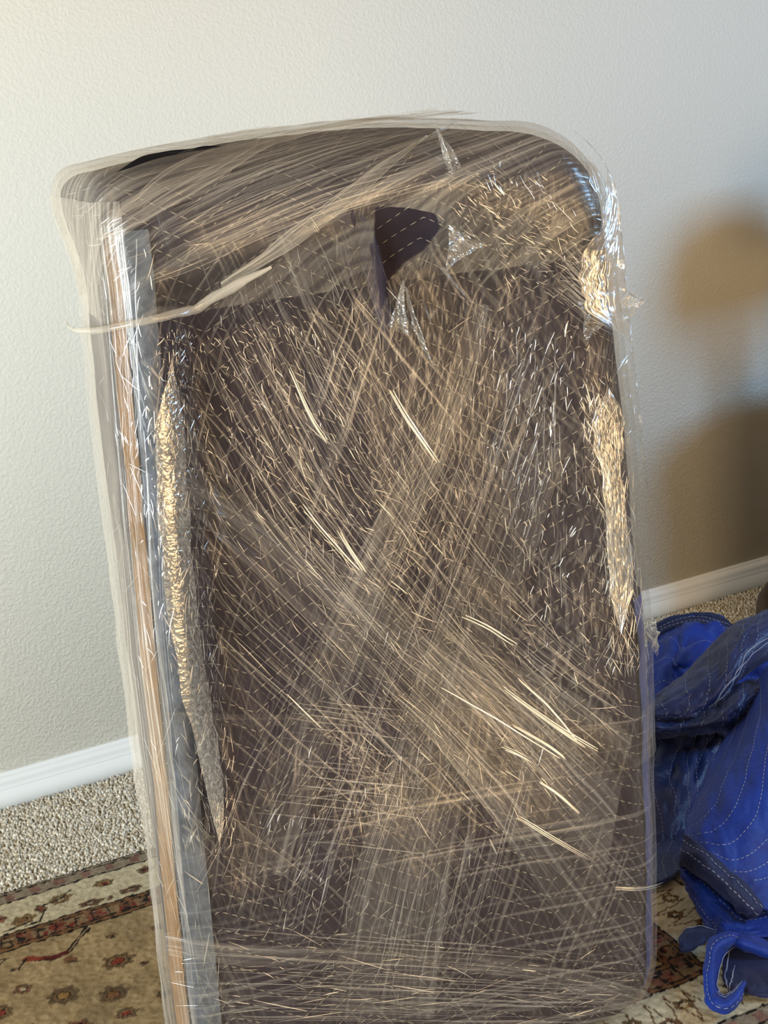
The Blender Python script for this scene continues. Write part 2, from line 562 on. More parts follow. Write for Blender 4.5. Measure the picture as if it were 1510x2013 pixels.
def prof(z):
    z = np.asarray(z, float)
    uL = np.interp(z, [0, .22, .46, .8, 1.26, 1.4], [-.712, -.706, -.694, -.672, -.648, -.64])
    uR = np.interp(z, [0, .26, .58, .9, 1.11, 1.3], [.008, .020, .026, .016, .004, 0.0])

    def rnd(top, R):
        d = np.clip(z - (top - R), 0, R)
        return R - np.sqrt(np.maximum(R * R - d * d, 0))
    uR = uR - rnd(HT, 0.125)
    uL = uL + rnd(HT, 0.030)
    wF = rnd(HT, 0.060)
    wB = DEP - rnd(HT, 0.045)
    d = np.clip(0.09 - z, 0, 0.09)
    uR = uR - (0.09 - np.sqrt(0.09 ** 2 - d * d)) * 0.75
    d = np.clip(0.04 - z, 0, 0.04)
    wF = wF + (0.04 - np.sqrt(0.04 ** 2 - d * d)) * 0.6
    return uL, uR, wF, wB


def recess(u, z, fold=0.0):
    uL = np.interp(z, [0, .46, 1.26], [-.712, -.694, -.648])
    r = 0.062 * sm(u, uL + .036, uL + .105) * (1 - sm(u, -.22, -.02)) * (1 - sm(z, 1.10, 1.225)) * sm(z, .30, .62)
    r = r + 0.040 * np.exp(-(((u + .285) / .075) ** 2 + ((z - 1.185) / .055) ** 2))
    # the fold of blanket that hangs beside the tear
    k = np.clip((1.245 - z) / 0.16, 0, 1)
    r = r - fold * np.exp(-((u - (-.360 + .045 * k)) / .013) ** 2) * sm(z, 1.05, 1.10) * (1 - sm(z, 1.235, 1.26))
    return r


def shell(T, Z, off=0.0, rec=1.0, lump=1.0):
    """point on the wrapped body; T in [0,4): front 0-1, right 1-2, back 2-3, left 3-4"""
    T = np.mod(np.asarray(T, float), 4.0)
    Z = np.asarray(Z, float)
    uL, uR, wF, wB = prof(np.clip(Z, 0, HT))
    k = np.floor(T).astype(int)
    f = T - k
    u = np.choose(k, [uL + f * (uR - uL), uR, uR - f * (uR - uL), uL])
    w = np.choose(k, [wF, wF + f * (wB - wF), wB, wB - f * (wB - wF)])
    rc = np.minimum(0.040 + 0.030 * sm(u, -.2, 0), 0.45 * np.minimum(uR - uL, wB - wF))
    iu = np.clip(u, uL + rc, uR - rc)
    iw = np.clip(w, wF + rc, wB - rc)
    du, dw = u - iu, w - iw
    L = np.sqrt(du * du + dw * dw) + 1e-9
    du, dw = du / L, dw / L
    u, w = iu + rc * du, iw + rc * dw
    front = np.clip(-dw, 0, 1) ** 2
    u = u + 0.026 * np.clip(-du, 0, 1) * sm(w, .04, .26) * (1 - sm(Z, .15, .95))   # the side narrows to the floor
    u = u - 0.022 * np.clip(-du, 0, 1) * sm(w, .10, .30) * sm(Z, 1.16, 1.27)      # the crumpled back corner sticks out
    lm = 0.006 * (vnoise(u * 9 + w * 7 + 31, Z * 7, 3) - .5) + 0.003 * (vnoise(u * 30 + w * 25, Z * 22, 9) - .5)
    w = w + rec * recess(u, Z, 0.020 if rec >= 1.0 else 0.004) * front
    u = u + du * (off + lump * lm)
    w = w + dw * (off + lump * lm)
    zz = Z + off * sm(Z, HT - 0.05, HT)
    return WO + u[..., None] * WU + w[..., None] * WV + zz[..., None] * ZUP


def tsamples():
    a = np.concatenate([np.linspace(0, .12, 16), np.linspace(.13, .80, 46), np.linspace(.81, .99, 20)])
    s = np.concatenate([np.linspace(0, .25, 9)[:-1], np.linspace(.25, .75, 10), np.linspace(.76, .98, 8)])
    return np.concatenate([a, 1 + s, 2 + np.linspace(0, .98, 30), 3 + s])


def zsamples(z0=0.0, n=120):
    return np.concatenate([np.linspace(z0, HT - .13, n), HT - .125 + .125 * np.sin(np.linspace(0.02, 1, 26) * math.pi / 2)])


def body_mesh(name, off, rec, mat, parent, lump=1.0, crown=0.022, z0=0.0, n=120):
    ts, zs = tsamples(), zsamples(z0, n)
    T, Z = np.meshgrid(ts, zs)
    V = shell(T, Z, off, rec, lump)
    nr, nc = T.shape
    V = V.reshape(-1, 3)
    Fc = [grid_faces(nr, nc, True)]
    # crowned top: rings that close in on the middle
    top = V[-nc:]
    cen = top.mean(0)
    base = len(V)
    rings = []
    for j in range(1, 13):
        k = j / 12
        r = cen + (top - cen) * (1 - k * 0.995)
        r[:, 2] += crown * (1 - (1 - k) ** 2) + 0.004 * (vnoise(r[:, 0] * 25, r[:, 1] * 40, 4) - .5)
        rings.append(r)
    V = np.concatenate([V] + rings)
    Fc.append(grid_faces(13, nc, True) + (base - nc))
    return mesh_np(name, V, np.concatenate(Fc), mat, parent)


M_blanket = plain('grey_quilted_blanket', lin(52, 45, 54), 0.85, noise=0.25, scale=18, bump=0.25, spec=0.2)
M_stitch = plain('blanket_thread', lin(150, 140, 128), 0.8, spec=0.2)
wr = empty('wrapped_furniture', tuple(WO + WU * -.34 + WV * DEP / 2))
tag(wr, 'tall upholstered furniture piece padded with quilted blankets and wound in clear stretch film', 'furniture')
body = body_mesh('padding_blanket', 0.0, 1.0, M_blanket, wr)


def ribbons(paths, normals, widths, lift, tent=0.6):
    """thin tent-shaped strands along polylines lying on a surface; returns verts, tris"""
    V, Fc = [], []
    b = 0
    for P, N, wd in zip(paths, normals, widths):
        n = len(P)
        if n < 2:
            continue
        d = np.gradient(P, axis=0)
        s = np.cross(N, d)
        s /= (np.linalg.norm(s, axis=1, keepdims=True) + 1e-12)
        tp = np.sin(np.linspace(0.12, math.pi - 0.12, n))[:, None]
        wv = wd * (0.25 + 0.75 * tp)
        l = P + N * lift - s * wv
        r = P + N * lift + s * wv
        m = P + N * (lift + tent * wv)
        V.append(np.stack([l, m, r], 1).reshape(-1, 3))
        i = np.arange(n - 1)[:, None] * 3 + b
        Fc.append(np.concatenate([i + [0, 1, 4, 3], i + [1, 2, 5, 4]], 0))
        b += 3 * n
    return np.concatenate(V), np.concatenate(Fc)


def bvh_of(o):
    me = o.data
    n = len(me.vertices)
    co = np.empty(n * 3, np.float32)
    me.vertices.foreach_get('co', co)
    co = co.reshape(-1, 3)
    return BVHTree.FromPolygons([Vector(c) for c in co.tolist()], [tuple(p.vertices) for p in me.polygons])


body_bvh = bvh_of(body)


def body_stitches():
    """zigzag dashed quilting seams on the blanket under the film"""
    paths, norms, wid = [], [], []
    for row in range(-4, 52):
        for q in range(0, 68):
            u0 = -0.73 + q * 0.0112
            pts = []
            for e in (0.0, 0.0035, 0.007):
                u = u0 + e
                ph = (u + 0.73) / 0.19
                tri = abs((ph % 1.0) - 0.5) * 2
                z = row * 0.027 + 0.055 * (1 - tri)
                if not 0.02 < z < HT - .01:
                    break
                o = WO + WU * u + ZUP * z - WV * 0.5
                h, nn, _, _ = body_bvh.ray_cast(Vector(o), Vector(WV), 1.0)
                if h is None:
                    break
                if nn.dot(Vector(WV)) > 0:
                    nn = -nn
                pts.append((np.array(h), np.array(nn)))
            if len(pts) == 3:
                paths.append(np.array([p[0] for p in pts]))
                norms.append(np.array([p[1] for p in pts]))
                wid.append(0.00075)
    V, Fc = ribbons(paths, norms, wid, 0.0006, 0.5)
    o = mesh_np('quilting_stitch', V, Fc, M_stitch, body)
    o['kind'] = 'stuff'


body_stitches()

# tan packing board that shows along the front left edge, and the blue grey blanket edge beside it
ZZ = np.linspace(0.02, HT - 0.06, 70)
tl = np.linspace(-0.09, 0.010, 7)
T, Z = np.meshgrid(tl, ZZ)
mesh_np('corner_board', shell(T, Z, 0.0035, 1.0).reshape(-1, 3), grid_faces(*T.shape),
        plain('tan_packing_board', lin(130, 98, 64), 0.75, noise=0.25, scale=30, spec=0.2), wr)
tl = np.linspace(0.018, 0.075, 8)
T, Z = np.meshgrid(tl, ZZ)
mesh_np('blanket_edge', shell(T, Z, 0.004, 1.0).reshape(-1, 3), grid_faces(*T.shape),
        plain('slate_blanket_edge', lin(98, 104, 116), 0.9, noise=0.3, scale=60, spec=0.1), wr)
# right side of the padding is a blue quilted blanket
tl = np.linspace(0.975, 1.9, 40)
ZZ2 = np.linspace(0.03, 0.66, 60)
T, Z = np.meshgrid(tl, ZZ2)
mesh_np('blue_blanket_side', shell(T, Z, 0.004, 1.0).reshape(-1, 3), grid_faces(*T.shape),
        plain('blue_padding', lin(46, 58, 116), 0.7, noise=0.2, scale=20, spec=0.3), wr)

# --- the film
M_film = film_mat('stretch_film', across=190, along=5.0, base=0.015, streak=0.09, bump=0.5, haze=0.45, edge=0.16)
M_film_d = film_mat('stretch_film_diagonal', across=150, along=2.2, base=0.008, streak=0.20, lo=0.56, hi=0.78, bump=0.5, haze=0.5, second=-122)
M_film_h = film_mat('stretch_film_level', across=130, along=2.0, base=0.01, streak=0.24, lo=0.55, hi=0.76, bump=0.5, haze=0.55)
M_film_t = film_mat('stretch_film_top', across=120, along=2.0, base=0.07, streak=0.27, lo=0.42, hi=0.72, bump=0.5, haze=0.75, haze_col=(0.80, 0.72, 0.60), edge=0.30)
M_film_g = film_mat('stretch_film_glossy', across=220, along=30, base=0.32, streak=0.40, bump=0.55, haze=0.08, crink=1.0, rough=0.17, lo=.45, hi=.65, edge=0.1)
M_film_b = film_mat('stretch_film_band', across=130, along=2.0, base=0.06, streak=0.14, bump=0.5, haze=0.7)
M_film_s = film_mat('stretch_film_side', across=230, along=2.0, base=0.12, streak=0.36, bump=0.5, haze=0.75, haze_col=(0.76, 0.68, 0.58), lo=.45, hi=.72, edge=.30)
M_film_c = film_mat('stretch_film_crinkled', across=200, along=34, base=0.02, streak=0.13, bump=0.38, haze=0.42, crink=1.0, rough=0.20, lo=.52, hi=.70, refl=0.8)
M_strand = strand_mat('film_strand', 0.17, 0.24, 0.50)
M_film_gold = film_mat('stretch_film_taut', across=110, along=150, base=0.50, streak=0.40, bump=0.40, haze=0.04, rough=0.17, lo=.45, hi=.65, edge=0.1)
M_flap = film_mat('stretch_film_torn', across=90, along=30, base=0.26, streak=0.45, bump=0.8, haze=0.35, crink=1.0, rough=0.14, lo=.45, hi=.68, edge=0.3)
M_glint = strand_mat('film_crinkle', 0.55, 0.12, 0.15)
M_twist = film_mat('film_gathered', across=110, along=1.5, base=0.30, streak=0.55, bump=0.6, haze=0.75, haze_col=(0.80, 0.72, 0.60), lo=.4, hi=.66)
M_rope = film_mat('film_twisted', across=60, along=2.0, base=0.45, streak=0.45, bump=0.6, haze=0.72, haze_col=(0.84, 0.77, 0.66))

hull = body_mesh('film_wrap', 0.006, 0.72, None, wr, lump=1.3)


def set_uv_world(o, fn):
    me = o.data
    n = len(me.vertices)
    co = np.empty(n * 3, np.float32)
    me.vertices.foreach_get('co', co)
    co = co.reshape(-1, 3) - WO
    u, w, z = co @ WU, co @ WV, co[:, 2]
    uv = np.stack(fn(u, w, z), 1).astype(np.float32)
    li = np.empty(len(me.loops), np.int32)
    me.loops.foreach_get('vertex_index', li)
    l = me.uv_layers.get('UVMap') or me.uv_layers.new(name='UVMap')
    l.data.foreach_set('uv', uv[li].ravel())


def px_uz(px, py):
    d = ray(px, py)
    t = ((WO - EYE) @ WV) / (d @ WV)
    P = EYE + d * t - WO
    return P @ WU, P[2]


HOLE = np.array([px_uz(*q) for q in ((735, 405), (800, 408), (858, 420), (872, 448), (850, 492), (812, 520), (782, 560), (762, 620),
                                     (752, 560), (745, 500), (738, 450))])


def in_poly(u, z, poly):
    ins = np.zeros(u.shape, bool)
    n = len(poly)
    for i in range(n):
        (x1, y1), (x2, y2) = poly[i], poly[(i + 1) % n]
        cond = ((y1 > z) != (y2 > z)) & (u < (x2 - x1) * (z - y1) / (y2 - y1 + 1e-12) + x1)
        ins ^= cond
    return ins


hull_bvh = bvh_of(hull)


def cut_hole(o):
    import bmesh
    bm = bmesh.new()
    bm.from_mesh(o.data)
    kill = []
    fs = list(bm.faces)
    c = np.array([f.calc_center_median()[:] for f in fs]) - WO
    m = in_poly(c @ WU, c[:, 2], HOLE) & ((c @ WV) < 0.17)
    bmesh.ops.delete(bm, geom=[f for f, k in zip(fs, m) if k], context='FACES')
    # draw the ragged rim onto the line of the tear
    for v in bm.verts:
        if v.is_boundary:
            q = np.array(v.co) - WO
            p2 = np.array([q @ WU, q[2]])
            if q @ WV > 0.17:
                continue
            best = None
            for i in range(len(HOLE)):
                a_, b_ = HOLE[i], HOLE[(i + 1) % len(HOLE)]
                t_ = np.clip((p2 - a_) @ (b_ - a_) / ((b_ - a_) @ (b_ - a_)), 0, 1)
                c_ = a_ + (b_ - a_) * t_
                d_ = np.hypot(*(p2 - c_))
                if best is None or d_ < best[0]:
                    best = (d_, c_)
            if best[0] < 0.014:
                v.co = Vector(WO + WU * best[1][0] + ZUP * best[1][1] + WV * (q @ WV))
    bm.to_mesh(o.data)
    bm.free()


cut_hole(hull)
hull.data.materials.append(M_film)


def polar(cu, cz):
    def fn(u, w, z):
        du, dz = (u - cu) + w * 0.6, z - cz
        r = np.hypot(du, dz)
        return r, np.arctan2(dz, du) * 0.8
    return fn


set_uv_world(hull, lambda u, w, z: (z + 0.2 * u, u + w * np.tanh((u + .34) * 8) + .25 * z))


def front_sheet(name, t0, t1, z0, z1, off, rec, mat, fn, nt=80, nz=110, mask=None):
    T, Z = np.meshgrid(np.linspace(t0, t1, nt), np.linspace(z0, z1, nz))
    o = mesh_np(name, shell(T, Z, off, rec, 1.4).reshape(-1, 3), grid_faces(nz, nt), mat, wr)
    cut_hole(o)
    set_uv_world(o, fn)
    return o


def rot_uv(deg):
    a = math.radians(deg)
    return lambda u, w, z: ((u + w) * math.cos(a) + z * math.sin(a), -(u + w) * math.sin(a) + z * math.cos(a))


# diagonal wraps (direction of drawn streaks in the plane of the front)
front_sheet('film_layer', 0.04, 1.02, 0.03, 1.22, 0.010, 0.62, M_film_d, rot_uv(-56))
front_sheet('film_layer', 0.45, 1.50, 0.42, HT - 0.05, 0.015, 0.60, M_film_c, rot_uv(80))
front_sheet('film_layer', 0.02, 1.2, 0.015, 0.50, 0.012, 0.6, M_film_h, rot_uv(-4))
front_sheet('film_side_layer', -0.9, 0.035, 0.02, HT - 0.03, 0.014, 1.0, M_film_s, lambda u, w, z: (z, u - w), nt=40)


top_film = body_mesh('film_top_layer', 0.012, 0.7, M_film_t, wr, lump=1.4, z0=HT - 0.165, n=6)
cut_hole(top_film)
set_uv_world(top_film, lambda u, w, z: (u * .94 + (z + w) * .34, (z + w) * .94 - u * .34))


# bands: strips of film between two edges drawn over the front
def cr(pts, n):
    """Catmull-Rom through points"""
    P = np.asarray(pts, float)
    P = np.vstack([2 * P[0] - P[1], P, 2 * P[-1] - P[-2]])
    m = len(P) - 3
    t = np.linspace(0, m - 1e-9, n)
    i = t.astype(int)
    f = (t - i)[:, None]
    a, b, c, d = P[i], P[i + 1], P[i + 2], P[i + 3]
    return 0.5 * (2 * b + (c - a) * f + (2 * a - 5 * b + 4 * c - d) * f ** 2 + (3 * b - 3 * c + d - a) * f ** 3)


def cast(px, py):
    d = Vector(ray(px, py)).normalized()
    h, nn, _, _ = hull_bvh.ray_cast(Vector(EYE), d, 6.0)
    if h is None:
        return None
    if nn.dot(d) > 0:
        nn = -nn
    return np.array(h), np.array(nn)


def cast_path(pts, lift):
    out = [cast(*p) for p in pts]
    ok = [o for o in out if o is not None]
    if len(ok) < 2:
        return None
    P = np.array([o[0] for o in ok])
    N = np.array([o[1] for o in ok])
    for _ in range(2):
        if len(P) > 3:
            P[1:-1] = (P[:-2] + 2 * P[1:-1] + P[2:]) / 4
            N[1:-1] = (N[:-2] + 2 * N[1:-1] + N[2:]) / 4
    N /= np.linalg.norm(N, axis=1, keepdims=True)
    return P + N * lift, N


def band(name, eA, eB, lift, mat, n=60, m=9, ruffle=0.0, taper=False):
    A, B = cr(eA, n), cr(eB, n)
    if taper:
        k = (np.minimum(1, np.sin(np.linspace(0, math.pi, n)) * 2.2) * (0.75 + 0.5 * vnoise(np.arange(n) * .45, np.zeros(n) + A[0, 0], 6)))[:, None]
        A, B = (A + B) / 2 + (A - B) / 2 * k, (A + B) / 2 + (B - A) / 2 * k
    V = np.zeros((n, m, 3))
    last = None
    for i in range(n):
        for j in range(m):
            k = j / (m - 1)
            c = cast(*(A[i] * (1 - k) + B[i] * k))
            dx = 0
            while c is None and dx < 120:
                dx += 3
                q = A[i] * (1 - k) + B[i] * k
                c = cast(q[0] + (dx if q[0] < 700 else -dx), q[1] + dx * 0.3)
            last = c
            V[i, j] = c[0] + c[1] * (lift + ruffle * math.sin(j * 2.4 + i * .13))
    for _ in range(2):
        V[1:-1] = (V[:-2] + 2 * V[1:-1] + V[2:]) / 4
    L = np.concatenate([[0], np.cumsum(np.linalg.norm(np.diff(V[:, m // 2], axis=0), axis=1))])
    wd = np.linalg.norm(V[:, 0] - V[:, -1], axis=1).max()
    uv = np.stack(np.broadcast_arrays(L[:, None] + rng.uniform(0, 9), np.linspace(0, wd, m)[None] + rng.uniform(0, 9)), -1).reshape(-1, 2)
    return mesh_np(name, V.reshape(-1, 3), grid_faces(n, m), mat, wr, uv=uv)


BANDS = [
    ([(930, 590), (895, 690), (828, 840), (700, 1085), (590, 1330), (500, 1560), (440, 1690)],
     [(962, 600), (935, 720), (885, 870), (780, 1110), (680, 1350), (600, 1580), (560, 1720)], 0.010),
    ([(1010, 860), (940, 1050), (850, 1240), (770, 1470), (690, 1720), (640, 1990)],
     [(1110, 880), (1050, 1080), (985, 1280), (930, 1480), (880, 1720), (850, 1995)], 0.011),
    ([(300, 960), (430, 1060), (620, 1230), (800, 1400), (960, 1600), (1080, 1780), (1150, 1880)],
     [(330, 900), (520, 1000), (740, 1150), (930, 1260), (1100, 1340), (1190, 1400), (1235, 1440)], 0.012),
    ([(338, 1828), (450, 1846), (640, 1852), (850, 1862), (1050, 1885), (1200, 1920), (1270, 1945)],
     [(345, 1868), (470, 1890), (640, 1890), (850, 1895), (1050, 1920), (1180, 1965), (1240, 1985)], 0.013),
    ([(330, 1392), (450, 1400), (640, 1400), (850, 1395), (1080, 1400)],
     [(330, 1412), (450, 1424), (640, 1420), (850, 1418), (1080, 1425)], 0.009),
    ([(310, 962), (450, 968), (600, 965), (780, 960)],
     [(310, 974), (450, 985), (600, 985), (780, 982)], 0.008),
]
for A, B, lf in BANDS:
    band('film_band', A, B, lf, M_film_b)
for A, B, lf in [
    ([(306, 700), (302, 850), (312, 1000), (332, 1200), (362, 1400), (395, 1560), (408, 1660)],
     [(340, 700), (350, 850), (356, 1000), (372, 1200), (402, 1400), (428, 1560), (436, 1660)], 0.012),
    ([(1118, 265), (1160, 320), (1165, 420), (1135, 520), (1150, 600), (1180, 680)],
     [(1160, 275), (1205, 340), (1222, 420), (1232, 520), (1238, 600), (1246, 680)], 0.020),
    ([(1165, 760), (1160, 850), (1178, 960), (1190, 1100), (1196, 1240)],
     [(1200, 760), (1205, 850), (1208, 960), (1222, 1100), (1226, 1240)], 0.019),
    ([(1195, 680), (1205, 760), (1225, 860), (1250, 960)],
     [(1248, 680), (1256, 760), (1264, 860), (1272, 960)], 0.019)]:
    band('film_band', A, B, lf, M_film_gold if A[0][0] < 700 else M_film_g, m=7, taper=True)
band('film_band', [(215, 470), (400, 380), (560, 300), (740, 262), (940, 248)],
     [(240, 420), (330, 352), (480, 300), (640, 268), (860, 240)], 0.016, M_film_s, ruffle=0.002)

# black strip painting the shade inside the top film's gap; bunched film beside it
band('gap_shade_strip', [(236, 362), (290, 342), (350, 329), (400, 321), (452, 314)],
     [(236, 358), (290, 331), (350, 318), (400, 311), (452, 310)], 0.016, plain('gap_shade_black', lin(24, 24, 28), 0.9, noise=0.2, spec=0.1), n=30, m=5, taper=True)
band('film_band', [(400, 318), (450, 306), (510, 294), (575, 284)], [(395, 302), (450, 290), (510, 278), (575, 272)], 0.018, M_film_g, m=7, taper=True)

# the twisted tail of film: wide over the top, gathered to a cord round the left edge
band('film_twist', [(905, 262), (820, 300), (700, 385), (600, 462), (520, 505), (430, 552)],
     [(810, 300), (720, 345), (640, 395), (560, 452), (490, 500), (428, 540)], 0.016, M_twist, ruffle=0.003)


def cord(name, pts, rad, lift, mat, n=70, k=10, twist=0.22):
    r = cast_path(cr(pts, n), lift)
    P, N = r
    for _ in range(4):
        P[1:-1] = (P[:-2] + 2 * P[1:-1] + P[2:]) / 4
    n = len(P)
    d = np.gradient(P, axis=0)
    d /= np.linalg.norm(d, axis=1, keepdims=True)
    s = np.cross(N, d)
    a = np.linspace(0, 2 * math.pi, k, endpoint=False)
    rr = np.interp(np.linspace(0, 1, n), np.linspace(0, 1, len(rad)), rad)
    tw = np.linspace(0, 14, n)
    V = P[:, None] + rr[:, None, None] * (1 + twist * np.sin(3 * (a[None, :, None] + tw[:, None, None]))) * (
        np.cos(a)[None, :, None] * s[:, None] * 1.3 + np.sin(a)[None, :, None] * N[:, None] * .8)
    uv = np.stack(np.broadcast_arrays(np.linspace(0, .5, n)[:, None], (a / 6.28 * .06)[None]), -1).reshape(-1, 2)
    return mesh_np(name, V.reshape(-1, 3), grid_faces(n, k, True), mat, wr, uv=uv)


cord('film_cord', [(520, 505), (440, 545), (360, 588), (290, 622), (230, 642), (190, 645), (172, 636), (165, 622)],
     [.0015, .0050, .0048, .0036, .003, .0028, .002, .0015], 0.026, M_rope)

# the soft fold of blanket that stands up beside the tear
cord('blanket_fold', [(688, 405), (712, 450), (735, 520), (752, 600), (765, 690)], [.003, .010, .012, .009, .002], -0.003,
     plain('slate_blanket_fold', lin(62, 57, 70), 0.8, noise=0.25, scale=40, spec=0.2), twist=0.03)

# --- drawn strands: families between two guide lines
paths, norms, wids = [], [], []


def family(gA, gB, n, w, lift=0.014, seg=(0.15, 0.6), jit=6.0, full=False, npt=16):
    A, B = cr(gA, 80), cr(gB, 80)
    for _ in range(n):
        k = float(np.clip(rng.normal(.5, .36), -.2, 1.2))
        L = min(.95, rng.uniform(*seg) * (rng.lognormal(0, .5) if npt == 4 else 1))
        s0 = rng.uniform(0, 1 - L) if not full else 0
        s = np.linspace(s0, s0 + L, npt) * 79
        i = np.clip(s.astype(int), 0, 78)
        f = (s - i)[:, None]
        a = A[i] * (1 - f) + A[i + 1] * f
        b = B[i] * (1 - f) + B[i + 1] * f
        k2 = k + rng.uniform(-.02, .02) * np.linspace(0, 1, npt)[:, None]
        p = a * (1 - k2) + b * k2 + rng.normal(0, jit, (1, 2)) + np.cumsum(rng.normal(0, 0.5, (npt, 2)), 0)
        if npt == 4:
            a_, c_ = rng.normal(0, .28), p.mean(0)
            p = c_ + (p - c_) @ np.array([[math.cos(a_), math.sin(a_)], [-math.sin(a_), math.cos(a_)]]) + rng.normal(0, 0.8, p.shape)
        if in_poly(*np.array([px_uz(*q) for q in p[::5]]).T, HOLE).any():
            continue
        r = cast_path(p, lift + rng.uniform(-.002, .003))
        if r is None:
            continue
        paths.append(r[0]); norms.append(r[1]); wids.append(w * rng.lognormal(0, 0.45) * (0.72 if npt == 4 else 1))


FAM = {
    'down_right': ([(312, 960), (420, 1120), (640, 1330), (860, 1560), (1000, 1760)], [(620, 480), (740, 760), (900, 1040), (1080, 1240), (1240, 1400)]),
    'upper_left': ([(320, 690), (400, 850), (520, 1030), (700, 1240)], [(560, 470), (640, 640), (740, 830), (880, 1060)]),
    'up_right': ([(430, 1690), (600, 1330), (760, 970), (930, 600)], [(720, 1750), (860, 1300), (990, 950), (1090, 640)]),
    'lower': ([(600, 1420), (510, 1640), (440, 1830)], [(1000, 1400), (900, 1700), (830, 1990)]),
    'right': ([(960, 620), (930, 900), (900, 1250)], [(1190, 640), (1210, 1000), (1240, 1330)]),
    'top': ([(160, 420), (300, 330), (560, 262), (900, 236)], [(230, 560), (400, 440), (640, 330), (940, 262)]),
    'top_front': ([(230, 480), (420, 400), (640, 330), (860, 290)], [(300, 560), (560, 450), (760, 380), (980, 330)]),
    'right_top': ([(1100, 470), (1180, 560), (1245, 640)], [(1080, 560), (1150, 620), (1240, 690)]),
    'belt': ([(335, 1830), (640, 1855), (1000, 1880), (1290, 1900)], [(350, 2000), (640, 2005), (1000, 2010), (1230, 2005)]),
    'ripple': ([(540, 1400), (680, 1420), (860, 1440)], [(480, 1600), (680, 1620), (860, 1640)]),
    'left': ([(140, 400), (205, 900), (262, 1400), (325, 1990)], [(285, 420), (300, 900), (335, 1400), (430, 1990)]),
    'low_right': ([(700, 1250), (900, 1420), (1150, 1680)], [(960, 1180), (1100, 1300), (1240, 1400)]),
    'edge_right': ([(1130, 300), (1200, 500), (1245, 800), (1290, 1250)], [(1190, 300), (1228, 500), (1262, 800), (1298, 1250)]),
}
family(*FAM['down_right'], 130, .00034)
family(*FAM['upper_left'], 120, .00036, seg=(.1, .5))
family(*FAM['up_right'], 90, .00030)
family(*FAM['lower'], 100, .00034)
family(*FAM['right'], 70, .00030, seg=(.05, .3))
family(*FAM['top'], 60, .00034, lift=0.010, seg=(.2, .7))
family(*FAM['top_front'], 70, .00030, seg=(.2, .6))
family(*FAM['right_top'], 46, .00045, seg=(.4, .9), jit=2)
family(*FAM['belt'], 60, .00040, seg=(.2, .8))
family(*FAM['ripple'], 24, .00045, seg=(.4, .9))
family(*FAM['left'], 70, .00034, seg=(.15, .5))
family(*FAM['low_right'], 46, .00050, seg=(.2, .6))
family(*FAM['edge_right'], 120, .00045, seg=(.06, .25))
V, Fc = ribbons(paths, norms, wids, 0.0, 0.38)
o = mesh_np('film_strand', V, Fc, M_strand, wr, smooth=False)
o['kind'] = 'stuff'

# --- crinkles: short sharp ridges of bunched film that catch the light
paths, norms, wids = [], [], []
family(*FAM['upper_left'], 420, .00042, seg=(.012, .04), npt=4)
family(*FAM['down_right'], 260, .00038, seg=(.01, .04), npt=4)
family(*FAM['up_right'], 120, .00034, seg=(.01, .03), npt=4)
family(*FAM['lower'], 160, .00040, seg=(.02, .07), npt=4)
family(*FAM['right'], 380, .00042, seg=(.01, .035), jit=16, npt=4)
family(*FAM['edge_right'], 700, .00055, seg=(.01, .035), jit=8, npt=4)
family([(312, 640), (300, 900), (330, 1200), (390, 1660)], [(350, 640), (380, 900), (400, 1200), (450, 1660)], 700, .0006, seg=(.006, .02), npt=4)
family([(880, 280), (980, 330), (1080, 420)], [(900, 420), (1000, 520), (1180, 620)], 300, .00045, seg=(.02, .07), jit=24, npt=4)
family([(1140, 760), (1180, 1000), (1200, 1330)], [(1190, 760), (1220, 1000), (1250, 1330)], 420, .0006, seg=(.02, .06), jit=6, npt=4)
family(*FAM['left'], 200, .0004, seg=(.01, .03), npt=4)
family(*FAM['top'], 120, .0004, seg=(.02, .06), npt=4)
family(*FAM['belt'], 120, .00045, seg=(.02, .06), npt=4)
for ln in ([(905, 1205), (960, 1232), (1010, 1260)], [(860, 1345), (980, 1415), (1090, 1480)], [(985, 1348), (1080, 1415), (1165, 1468)],
           [(1015, 1330), (1080, 1390), (1130, 1452)], [(1000, 1362), (1080, 1420), (1140, 1462)], [(1000, 1420), (1060, 1452), (1105, 1482)],
           [(590, 985), (640, 1050), (700, 1112)], [(660, 1040), (690, 1085), (712, 1118)], [(1010, 1600), (1080, 1640), (1150, 1680)],
           [(1200, 1735), (1250, 1737), (1292, 1730)], [(1055, 1530), (1090, 1555), (1130, 1590)], [(980, 1465), (1010, 1475), (1040, 1490)],
           [(760, 760), (800, 830), (850, 900)], [(560, 720), (600, 800), (640, 860)]):
    for rep in range(3):
        dq = rng.normal(0, 3.0, 2)
        r = cast_path(cr(np.array(ln) + dq, 14), 0.018)
        if r is not None:
            paths.append(r[0]); norms.append(r[1]); wids.append(rng.uniform(.0005, .0013))
V, Fc = ribbons(paths, norms, wids, 0.0, 0.50)
o = mesh_np('film_crinkle', V, Fc, M_glint, wr, smooth=False)
o['kind'] = 'stuff'


